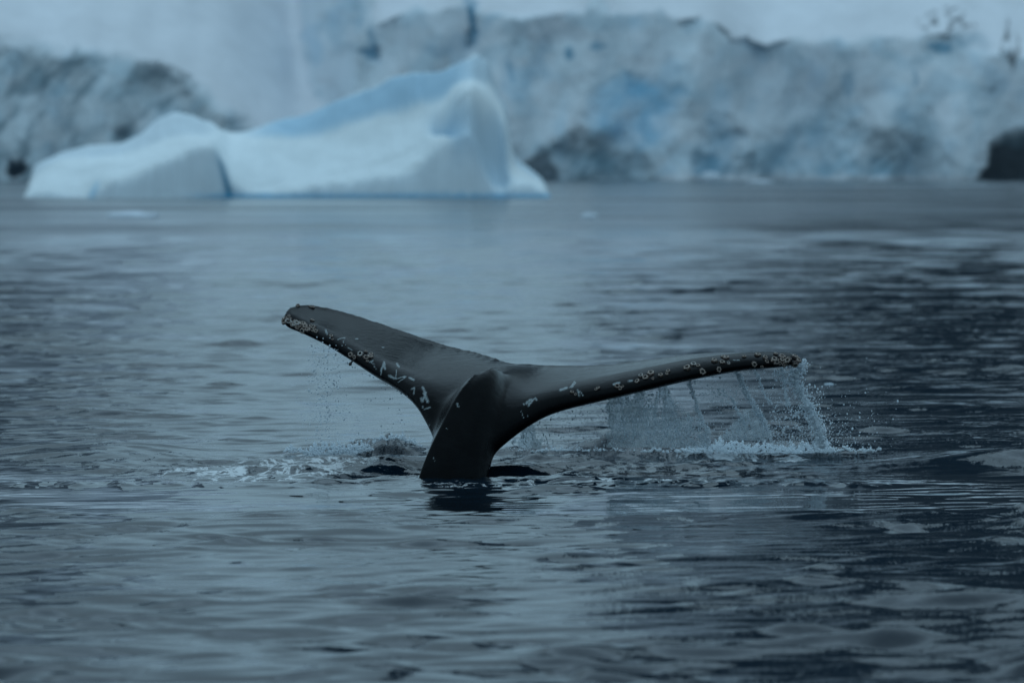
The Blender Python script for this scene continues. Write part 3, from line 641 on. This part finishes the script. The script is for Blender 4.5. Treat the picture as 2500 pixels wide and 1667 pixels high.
    def stroke(x0, y0, x1, y1, w_, s_=1.0):
        vx, vy = x1 - x0, y1 - y0; tt = np.clip(((px - x0) * vx + (py - y0) * vy) / (vx * vx + vy * vy + 1e-6), 0, 1)
        d = np.hypot(px - x0 - tt * vx, py - y0 - tt * vy)
        np.maximum(sc_, s_ * np.clip(1.15 - d / (w_ * 1.35), 0, 1) * front, out=sc_)
    for a in ((930, 905, 938, 884, 3), (938, 884, 940, 900, 3.5), (930, 915, 934, 892, 2), (969, 888, 974, 895, 3.5), (968, 903, 966, 925, 1.8), (966, 925, 990, 918, 1.8), (950, 917, 962, 923, 4),
              (972, 933, 992, 919, 1.6), (1000, 922, 1010, 927, 3.5), (1012, 946, 1004, 950, 2.5), (1012, 946, 1010, 962, 2.5), (1032, 945, 1038, 958, 4), (1036, 960, 1044, 980, 5), (1028, 972, 1030, 980, 4),
              (1040, 958, 1032, 978, 3.5), (1032, 992, 1032, 995, 3), (1036, 999, 1050, 994, 2.6), (824, 829, 832, 826, 1.6), (832, 826, 842, 824, 1.6), (842, 824, 838, 836, 1.6), (868, 827, 874, 827, 2), (933, 848, 937, 848, 2),
              (902, 884, 912, 880, 2), (906, 884, 914, 890, 2), (795, 805, 798, 815, 3), (765, 803, 773, 808, 2.5), (849, 848, 860, 855, 1.8), (1047, 1040, 1049, 1036, 1.6), (912, 893, 920, 902, 1.4),
              (1285, 985, 1295, 975, 4.5), (1290, 990, 1302, 974, 3.5), (1307, 972, 1310, 976, 3), (1277, 984, 1280, 989, 2), (1272, 1003, 1278, 1020, 1.4), (1287, 1010, 1288, 1017, 1.4),
              (1368, 952, 1384, 946, 4), (1392, 945, 1403, 931, 2.0), (1396, 946, 1405, 934, 2.0), (1410, 952, 1414, 966, 3), (1416, 955, 1424, 966, 2), (1498, 938, 1512, 934, 3.5), (1535, 930, 1543, 929, 3.5), (1789, 879, 1806, 879, 1.6),
              (1116, 985, 1119, 992, 3.4), (1088, 1044, 1093, 1047, 1.4), (1060, 1127, 1062, 1124, 1.4), (1058, 1120, 1059, 1116, 1.3), (1195, 1142, 1197, 1139, 1.2)):
        stroke(*a)
    a_ = rm.attributes.new('scar', 'FLOAT', 'POINT'); a_.data.foreach_set('value', sc_.astype(np.float32))
    rm.materials.clear(); rm.materials.append(m_skin)
    o = bpy.data.objects.new('whale', rm); COL.objects.link(o)
    # origin at the waterline
    org = Vector(at(1112, 1165, YW + 0.1)); org.z = 0
    rm.transform(Matrix.Translation(-org)); o.location = org
    tag(o, 'black humpback whale tail with both flukes raised above the sea', 'whale')
    return o, co, org
whale, wco, worg = build_whale()
bpy.context.view_layer.update()
bvh = BVHTree.FromObject(whale, bpy.context.evaluated_depsgraph_get())

def hit(px, py):
    x, y, z = ray(px, py); d = Vector((x, y, z)).normalized()
    return bvh.ray_cast(Vector((0, 0, H)) - worg, d, 200)[:2]

# ---- barnacles (parts of the whale)
def barnacle_mesh(kind, seed):
    rg_ = np.random.default_rng(seed); nth = 24; th = np.linspace(0, 2 * np.pi, nth, endpoint=False)
    lob = 1 + 0.07 * np.cos(6 * th + seed) + 0.10 * np.cos(2 * th + seed * 2) + 0.09 * rg_.normal(size=nth)
    rows = [(1.0, -0.12), (1.02, 0.12), (0.93, 0.40), (0.76, 0.66), (0.62, 0.74), (0.50, 0.70), (0.42, 0.45), (0.36, 0.25)]
    V = []
    for k, (r, z) in enumerate(rows):
        j = lob if k < 6 else 1 + (lob - 1) * .4
        zz = z + (0.10 * rg_.normal(size=nth) if 2 <= k <= 4 else 0)
        V.append(np.stack([r * j * np.cos(th), r * j * np.sin(th), zz + 0 * th], -1))
    V = np.array(V).reshape(-1, 3); Fc = grid_faces(len(rows), nth, True)
    o = mesh_np('barnacle', V, Fc, m_barn[kind], smooth=True, link=False, attrs={'rim': np.repeat([0, 0.05, 0.3, 0.85, 1.0, 0.8, 0.1, 0.0], nth)})
    # dark closed mouth
    me = o.data; me.materials.append(m_lip)
    import bmesh
    bm = bmesh.new(); bm.from_mesh(me); bm.verts.ensure_lookup_table()
    f = bm.faces.new([bm.verts[(len(rows) - 1) * nth + j] for j in range(nth)])
    for ff_ in bm.faces:
        if ff_.calc_center_median().z < 0.62 and math.hypot(*ff_.calc_center_median()[:2]) < 0.5: ff_.material_index = 1
    bm.to_mesh(me); bm.free(); bpy.data.objects.remove(o); return me
BM = [[barnacle_mesh(k, 50 + 7 * k + j) for j in range(3)] for k in range(3)]
barn = []
def put_barnacle(px, py, r, kind, rnd):
    loc, nr = hit(px, py)
    if loc is None: return
    o = bpy.data.objects.new('barnacle', BM[kind][rnd.randrange(3)]); COL.objects.link(o); o.parent = whale
    nr = (nr + Vector([rnd.gauss(0, .12) for _ in range(3)])).normalized()
    rot = nr.to_track_quat('Z', 'Y').to_matrix() @ Matrix.Rotation(rnd.uniform(0, 6.28), 3, 'Z')
    s_ = r / 300.0 * rnd.uniform(0.7, 1.2)
    o.matrix_local = Matrix.Translation(loc - nr * s_ * 0.05) @ (rot @ Matrix.Diagonal((s_, s_ * rnd.uniform(.8, 1.05), s_ * rnd.uniform(.75, 1.1)))).to_4x4()
    barn.append(o)
rb_ = random.Random(5)
explicit = [ # px, py, radius px, kind (0 brown, 1 dark, 2 pale)
 (762,783,6,0),(765,800,8,0),(752,805,9,1),(745,797,7,0),(808,821,7,0),(812,829,5,1),(857,866,9,1),(866,872,8,0),(880,866,8,2),(893,874,9,1),(903,872,7,0),(906,866,6,0),(893,860,7,1),(897,882,5,0),
 (1396,958,7,0),(1405,963,5,1),(1461,948,6,0),(1455,951,4,1),(1507,944,9,1),(1514,948,6,0),(1520,944,5,1),(1556,931,7,0),(1565,918,6,2),(1576,922,7,0),(1589,912,10,0),(1594,924,6,1),(1613,917,6,0),(1628,913,7,0),(1631,907,5,0),
 (1678,899,10,0),(1693,890,8,2),(1704,893,5,0),(1715,907,8,0),(1744,882,8,0),(1766,871,7,0),(1773,874,7,0),(1763,885,7,0),(1779,887,4,2),(1755,902,7,1),(1817,871,8,0),(1850,867,8,0),(1841,889,7,0),(1868,874,8,0),(1860,895,4,0),(1872,883,6,1)]
for e in explicit: put_barnacle(*e, rb_)
for k in range(30):     # crust at the left tip
    t = rb_.random(); cx = 690 + 78 * t ** 1.1 + rb_.gauss(0, 3); cy = 774 + 27 * t + rb_.gauss(0, 8) * (1 - 0.5 * t) + 3
    put_barnacle(cx, cy, rb_.uniform(5, 8.5), rb_.choice((0, 0, 1, 1, 2)) if t < .6 else rb_.choice((0, 0, 1)), rb_)
for k in range(24):     # crust at the right tip
    t = rb_.random(); cx = 1885 + 68 * t + rb_.gauss(0, 3); cy = 879 + rb_.gauss(0, 7) + 2 * t
    put_barnacle(cx, cy, rb_.uniform(5.5, 9), 1 if cx > 1925 else rb_.choice((0, 0, 1)), rb_)
for (px_, py_) in ((706, 748), (716, 745), (727, 743), (757, 745), (764, 747), (698, 753), (692, 762)): put_barnacle(px_, py_ + 4, 5, 1, rb_)
# a dangling stalked barnacle under the left fluke
def tube(path, radii, n=10):
    P = np.array(path, float); V = []
    for i in range(len(P)):
        t_ = P[min(i + 1, len(P) - 1)] - P[max(i - 1, 0)]; t_ /= np.linalg.norm(t_) + 1e-9
        a = np.cross(t_, [0, 1, 0.01]); a /= np.linalg.norm(a); b = np.cross(t_, a); th = np.linspace(0, 2 * np.pi, n, endpoint=False)
        V.append(P[i] + radii[i] * (np.outer(np.cos(th), a) + np.outer(np.sin(th), b)))
    return np.array(V).reshape(-1, 3), grid_faces(len(P), n, True)
yb = YW + 1.05; W_ = np.array(worg)
pp = [np.array(at(*q, yb)) - W_ for q in ((868, 876), (861, 880), (858, 884), (856, 887), (854, 890), (852, 892))]
Vt, Ft = tube(pp, [0.006, 0.006, 0.007, 0.013, 0.014, 0.003])
o = mesh_np('stalked_barnacle', Vt, Ft, m_barn[1], parent=whale); o['label'] = 'dark stalked barnacle dangling under the left fluke'

# ------------------------------------------------------------------ falling water, spray and splash
def ico(sub=0):
    import bmesh
    bm = bmesh.new(); bmesh.ops.create_icosphere(bm, subdivisions=1 + sub, radius=1.0)
    v = np.array([tuple(q.co) for q in bm.verts]); f = np.array([[q.index for q in ff_.verts] for ff_ in bm.faces]); bm.free(); return v, f
IV, IF = ico(0)
def blobs(name, P, Rr, mat_, parent=None, stretch=1.0):
    P = np.asarray(P); Rr = np.asarray(Rr); n = len(P); rg_ = np.random.default_rng(n)
    sc3 = np.stack([Rr * rg_.uniform(.75, 1.25, n), Rr * rg_.uniform(.75, 1.25, n), Rr * rg_.uniform(.8, 1.2 + stretch * .4, n)], -1)
    V = P[:, None, :] + IV[None] * sc3[:, None, :]
    V = V + (rg_.normal(size=V.shape) * 0.12 * Rr[:, None, None])
    Fc = (IF[None] + (np.arange(n) * len(IV))[:, None, None]).reshape(-1, 3)
    return mesh_np(name, V.reshape(-1, 3), Fc, mat_, True, parent)
def pts_at(px, py, Y): 
    px, py, Y = map(np.asarray, (px, py, Y)); rx, ru = (px - 1250.0) / F, (833.5 - py) / F; y = cP + ru * sP; z = -sP + ru * cP
    return np.stack([rx / y * Y, Y + 0 * px, H + z / y * Y], -1)

# falling sheets
def sheet(name, top, bot, x0, x1, Yc, seed, label, gaps, dens=1.0):
    nx, nz = int((x1 - x0) / 1.6), 150
    u = np.linspace(0, 1, nx)[None, :]; v = np.linspace(0, 1, nz)[:, None]
    px = x0 + (x1 - x0) * u + 0 * v; tp = np.interp(px, *top); bt = np.interp(px, *bot); py = tp + (bt - tp) * v
    px = px + 16 * fbm(py / 30, px / 90, 4, seed) + 3 * fbm(px / 25, py / 25, 3, seed)
    mask = fbm(px / 26, py / 34, 4, seed + 1) * 0.55 + 0.42
    ed_ = np.minimum(np.minimum(px - x0, x1 - px) / 40.0, (py - tp + 10) / 16.0); mask = mask + np.clip(ed_, -1, 1) * 0.75 - 0.75
    for gx, gy, rx, ry in gaps: mask -= 1.4 * np.exp(-((px - gx) / rx) ** 2 - ((py - gy) / ry) ** 2)
    keep = mask > 0.02 - 0.25 * dens
    P = pts_at(px.ravel(), py.ravel(), (Yc + 0.05 * fbm(px / 40, py / 60, 3, seed + 2)).ravel()).reshape(nz, nx, 3)
    th = 0.004 + 0.009 * np.abs(fbm(px / 8, py / 11, 3, seed + 3)) + 0.004 * np.abs(pn(px / 3.5, py / 5, seed + 9)); fr, bk = P.copy(), P.copy()
    th *= 0.3 + 0.7 * np.clip(mask * 3, 0, 1)
    w_ = 0.012 * fbm(px / 9, py / 12, 3, seed + 4)
    fr[..., 1] += w_ - th; bk[..., 1] += w_ + th * (1 + .5 * pn(px / 6, py / 8, seed + 5))
    kf = keep[:-1, :-1] & keep[1:, :-1] & keep[:-1, 1:] & keep[1:, 1:]
    G = grid_faces(nz, nx).reshape(nz - 1, nx - 1, 4); n0 = nz * nx
    f1 = G[kf]; f2 = G[kf][:, ::-1] + n0; fs = [f1, f2]
    # rims
    kp_ = np.pad(kf, 1)
    inn = kp_[1:-1, 1:-1]
    for nb_, (a, b) in ((kp_[:-2, 1:-1], (0, 1)), (kp_[1:-1, 2:], (1, 2)), (kp_[2:, 1:-1], (2, 3)), (kp_[1:-1, :-2], (3, 0))):
        e = G[inn & ~nb_]; fs.append(np.stack([e[:, b], e[:, a], e[:, a] + n0, e[:, b] + n0], -1))
    V = np.vstack([fr.reshape(-1, 3), bk.reshape(-1, 3)]); Fc = np.vstack(fs)
    used = np.unique(Fc); rm_ = np.zeros(len(V), int); rm_[used] = np.arange(len(used))
    o = mesh_np(name, V[used], rm_[Fc], m_sheet)
    tag(o, label, 'falling water', 'sheets of water pouring off the right fluke')
    rg_ = np.random.default_rng(seed); SVs, SFs, b = [], [], 0
    for k in range(int((x1 - x0) / (5.0 if dens >= 1 else 7.0))):       # bright strands and folds in the curtain
        xs_ = rg_.uniform(x0 + 8, x1 - 8); y_t = np.interp(xs_, *top); y_b = np.interp(xs_, *bot)
        if y_b - y_t < 12: continue
        ya = y_t + (y_b - y_t) * rg_.uniform(0, 0.6); yb_ = ya + (y_b - ya) * rg_.uniform(0.3, 1.0); t = np.linspace(0, 1, max(6, int((yb_ - ya) / 2)))
        qy = ya + (yb_ - ya) * t; qx = xs_ + rg_.normal(0.12, .12) * (qy - ya) + 5 * fbm(qy / 16 + k, qy * 0, 3, seed + k)
        rr_ = rg_.uniform(0.0022, 0.0065) * np.clip(0.5 + fbm(qy / 5, qy * 0 + k, 3, seed + 7), 0.12, 1.6)
        v_, f_ = tube(pts_at(qx, qy, Yc - 0.05 + 0 * qx), rr_, 6); SVs.append(v_); SFs.append(f_ + b); b += len(v_)
    st_ = mesh_np('strands', np.vstack(SVs), np.vstack(SFs), m_foam, parent=o); st_['kind'] = 'stuff'
    return o
YR = YW + 0.75
sheet('water_sheet', ([1470, 1485, 1560, 1600, 1625, 1650, 1690, 1740], [985, 963, 946, 960, 936, 975, 1000, 1045]), ([1470, 1740], [1092, 1092]), 1476, 1738, YR, 500,
      'wide rippled curtain of water falling from the middle of the right fluke', ((1588, 965, 16, 26), (1725, 1010, 40, 40), (1664, 985, 13, 40), (1542, 962, 7, 26), (1700, 1050, 9, 34), (1612, 1000, 6, 30)), 1.0)
sheet('water_sheet', ([1760, 1790, 1820, 1850, 1890], [1060, 1030, 1000, 995, 1060]), ([1760, 1890], [1075, 1075]), 1764, 1888, YR, 520,
      'small triangular curtain of water low beneath the outer right fluke', ((1775, 1010, 14, 20),), 0.6)
sheet('water_sheet', ([1235, 1260, 1290, 1330, 1345], [1080, 1060, 1030, 1045, 1080]), ([1235, 1345], [1095, 1095]), 1240, 1344, YW + 1.0, 540,
      'faint curtain of spray beside the right of the tail stock', ((1335, 1040, 14, 20),), 0.0)

# streams
def stream(path, wpx, label, seed, n=260, Y=YR):
    rg_ = np.random.default_rng(seed); path = np.array(path, float)
    seg_ = np.hypot(*np.diff(path, axis=0).T); cs = np.concatenate([[0], np.cumsum(seg_)])
    t = np.linspace(0, cs[-1], int(cs[-1] / 1.4)); cx = np.interp(t, cs, path[:, 0]); cy = np.interp(t, cs, path[:, 1])
    cx = cx + 2.2 * fbm(t / 14, t * 0, 3, seed)
    rr = 1.3 * wpx / 2 * np.clip(0.55 + 0.9 * fbm(t / 7, t * 0, 3, seed + 1), 0.22, 1.5) / 300
    V1, F1 = tube(pts_at(cx, cy, Y + 0.02 * fbm(t / 20, 0 * t, 2, seed + 2)), rr, 8)
    # ragged drops clinging to the stream
    k = rg_.integers(0, len(t), n); q = rg_.normal(0, wpx * 0.62, n); P = pts_at(cx[k] + q, cy[k] + rg_.normal(0, 3, n), Y + rg_.normal(0, 0.03, n))
    Rr = np.clip(rg_.lognormal(-5.35, 0.42, n), 0.002, 0.012)
    V2 = (P[:, None] + IV[None] * Rr[:, None, None]).reshape(-1, 3); F2 = (IF[None] + (np.arange(n) * len(IV))[:, None, None]).reshape(-1, 3)
    F1t = np.vstack([F1[:, [0, 1, 2]], F1[:, [0, 2, 3]]])
    o = mesh_np('water_stream', np.vstack([V1, V2]), np.vstack([F1t, F2 + len(V1)]), m_foam)
    return tag(o, label, 'water stream', 'streams of water running off the right fluke')
stream([(1956, 884), (1945, 905), (1940, 925), (1950, 950), (1962, 972), (1975, 1000), (1990, 1025), (2000, 1050), (2004, 1092)], 17, 'thickest white stream falling from the barnacled right tip', 601, 1500)
stream([(1963, 880), (1961, 895), (1966, 908), (1968, 914)], 4, 'short thin trickle at the very end of the right tip', 602, 30)
stream([(1797, 903), (1810, 930), (1817, 950), (1830, 972), (1848, 1000), (1862, 1025), (1880, 1058)], 7, 'long slanting stream left of the thickest one, splitting into beads', 603, 700)
stream([(1680, 922), (1687, 945), (1696, 972), (1702, 995), (1715, 1030), (1733, 1062)], 5, 'beaded stream bordering the right side of the wide curtain', 604, 420)
stream([(1842, 900), (1855, 930), (1862, 955), (1875, 975), (1884, 984)], 3.5, 'slim broken stream between the slanting stream and the tip', 605, 110)
stream([(1785, 972), (1797, 992), (1805, 1012), (1822, 1040)], 4, 'short beaded stream above the small triangular curtain', 606, 130)
stream([(1908, 898), (1915, 930), (1917, 960), (1925, 990)], 4.5, 'ragged trickle just left of the thickest stream', 607, 200)
stream([(1985, 985), (1966, 995), (1945, 1010), (1935, 1018)], 3, 'small side jet thrown leftwards off the thickest stream', 608, 60)

# loose droplets in the air
def drops(name, label, gens, matl=m_foam):
    P, Rr = [], []
    for (n, fx, fy, Yc, sy, rmed, rs) in gens:
        px = fx(n); py = fy(n, px); P.append(pts_at(px, py, Yc + RNG.normal(0, sy, n))); Rr.append(np.clip(rmed * np.exp(RNG.normal(0, rs, n)), 0.0012, 0.013))
    o = blobs(name, np.vstack(P), np.concatenate(Rr), matl)
    return tag(o, label, None, kind='stuff')
U = lambda a, b: (lambda n: RNG.uniform(a, b, n)); G_ = lambda m, s_: (lambda n: RNG.normal(m, s_, n))
def lerp_y(a, b): return lambda n, px: RNG.uniform(a, b, n)
drops('spray_droplets', 'fine droplets dripping from the left fluke', [
    (280, G_(800, 30), lerp_y(835, 1085), YW + 1.2, 0.15, 0.0042, 0.4), (170, G_(785, 16), lerp_y(820, 1090), YW + 1.2, 0.1, 0.0044, 0.4), (150, U(760, 1000), lambda n, px: np.maximum(RNG.uniform(860, 1085, n), 860 + (px - 800) * .55), YW + 1.0, 0.2, 0.0040, 0.4)])
under = lambda px: np.interp(px, [1250, 1300, 1400, 1560, 1700, 1800, 1950, 2100], [1060, 1022, 985, 948, 917, 900, 895, 900])
drops('spray_droplets', 'fine droplets and beads falling from the right fluke', [
    (500, U(1300, 1490), lambda n, px: under(px) + (1090 - under(px)) * RNG.uniform(0.05, 1, n), YR, 0.15, 0.0030, 0.4),
    (520, U(1600, 1960), lambda n, px: under(px) + (1090 - under(px)) * RNG.uniform(0.02, 1, n), YR, 0.12, 0.0030, 0.45),
    (2200, U(1482, 1735), lambda n, px: np.interp(px, [1482, 1560, 1625, 1660, 1735], [975, 948, 938, 990, 1050]) + (1092 - np.interp(px, [1482, 1560, 1625, 1660, 1735], [975, 948, 938, 990, 1050])) * RNG.random(n), YR - 0.05, 0.04, 0.0036, 0.45),
    (500, U(1766, 1886), lambda n, px: 1010 + np.abs(px - 1820) * .8 + (1075 - 1010 - np.abs(px - 1820) * .8) * RNG.random(n), YR - 0.05, 0.04, 0.0036, 0.45),
    (900, U(1880, 2010), lambda n, px: 930 + 160 * RNG.beta(1.7, 1.0, n), YR, 0.12, 0.0036, 0.45),
    (260, U(1885, 1950), lambda n, px: 900 + 30 * RNG.random(n), YR, 0.04, 0.0038, 0.4),
    (420, lambda n: 1990 + np.abs(RNG.normal(0, 70, n)), lambda n, px: 1100 - np.abs(RNG.normal(0, 70, n)), YR + 1.5, 0.3, 0.0034, 0.4),
    (260, G_(1765, 26), lambda n, px: 960 + RNG.normal(0, 14, n), YR, 0.1, 0.0036, 0.4)])

# splash crests thrown up behind the tail
def crest(name, label, segs, n, seed, matl=m_foam):
    rg_ = np.random.default_rng(seed); P, Rr = [], []
    for (xs, tops, bots, Yc, frac, rmed) in segs:
        m = int(n * frac * 2.2); px = rg_.uniform(xs[0], xs[-1], m)
        tp = np.interp(px, xs, tops) + 14 * fbm(px / 26, px * 0, 4, seed, 0.7); bt = np.interp(px, xs, bots) + 4 * fbm(px / 30, px * 0, 3, seed + 3)
        v = rg_.beta(1.6, 1.0, m); py = tp + (bt - tp) * v; dp = rg_.normal(0, 0.12, m)
        w_ = fbm(px / 9, py / 7, 3, seed + 5, 0.7) + 0.25 - 0.5 * sst(0.5, 0.0, v) + 0.3 * fbm(px / 60, py / 60, 2, seed + 6)
        end = np.minimum(px - xs[0], xs[-1] - px) / (xs[-1] - xs[0]) * 4
        kq = (w_ > 0) & (rg_.random(m) < np.clip(end, 0.08, 1)); px, py, v, dp = px[kq], py[kq], v[kq], dp[kq]; m = len(px)
        P.append(pts_at(px, py, Yc + (1 - v) * 0.25 + dp)); Rr.append(np.clip(rmed * np.exp(rg_.normal(0, 0.5, m)), 0.0012, 0.013))
    o = blobs(name, np.vstack(P), np.concatenate(Rr), matl, stretch=.3); return tag(o, label, None, kind='stuff')
crest('splash_foam', 'white splash beside the tail stock on the left', [
    ([740, 775, 800, 850, 890, 915], [1100, 1084, 1076, 1080, 1078, 1092], [1110, 1113, 1114, 1114, 1104, 1096], YW + 2.7, 0.8, 0.0031),
    ([895, 915, 935, 960, 985, 1010, 1030], [1080, 1068, 1060, 1060, 1062, 1070, 1086], [1090, 1080, 1072, 1070, 1074, 1082, 1092], YW + 2.75, 0.2, 0.0030),
    ([680, 700, 730, 760, 780], [1094, 1092, 1090, 1090, 1096], [1102, 1103, 1104, 1106, 1108], YW + 2.7, 0.08, 0.003)], 13000, 701)
crest('splash_foam', 'white splash where water from the right fluke lands', [
    ([1560, 1640, 1700, 1760, 1780, 1820, 1900, 1980, 2010, 2050, 2070, 2150], [1098, 1092, 1085, 1066, 1062, 1080, 1078, 1082, 1070, 1090, 1093, 1097], [1102, 1104, 1104, 1106, 1106, 1106, 1106, 1106, 1106, 1102, 1100, 1100], YW + 2.75, 0.85, 0.0029),
    ([1240, 1500, 1650], [1092, 1090, 1088], [1100, 1100, 1100], YW + 2.9, 0.15, 0.0024)], 20000, 702)
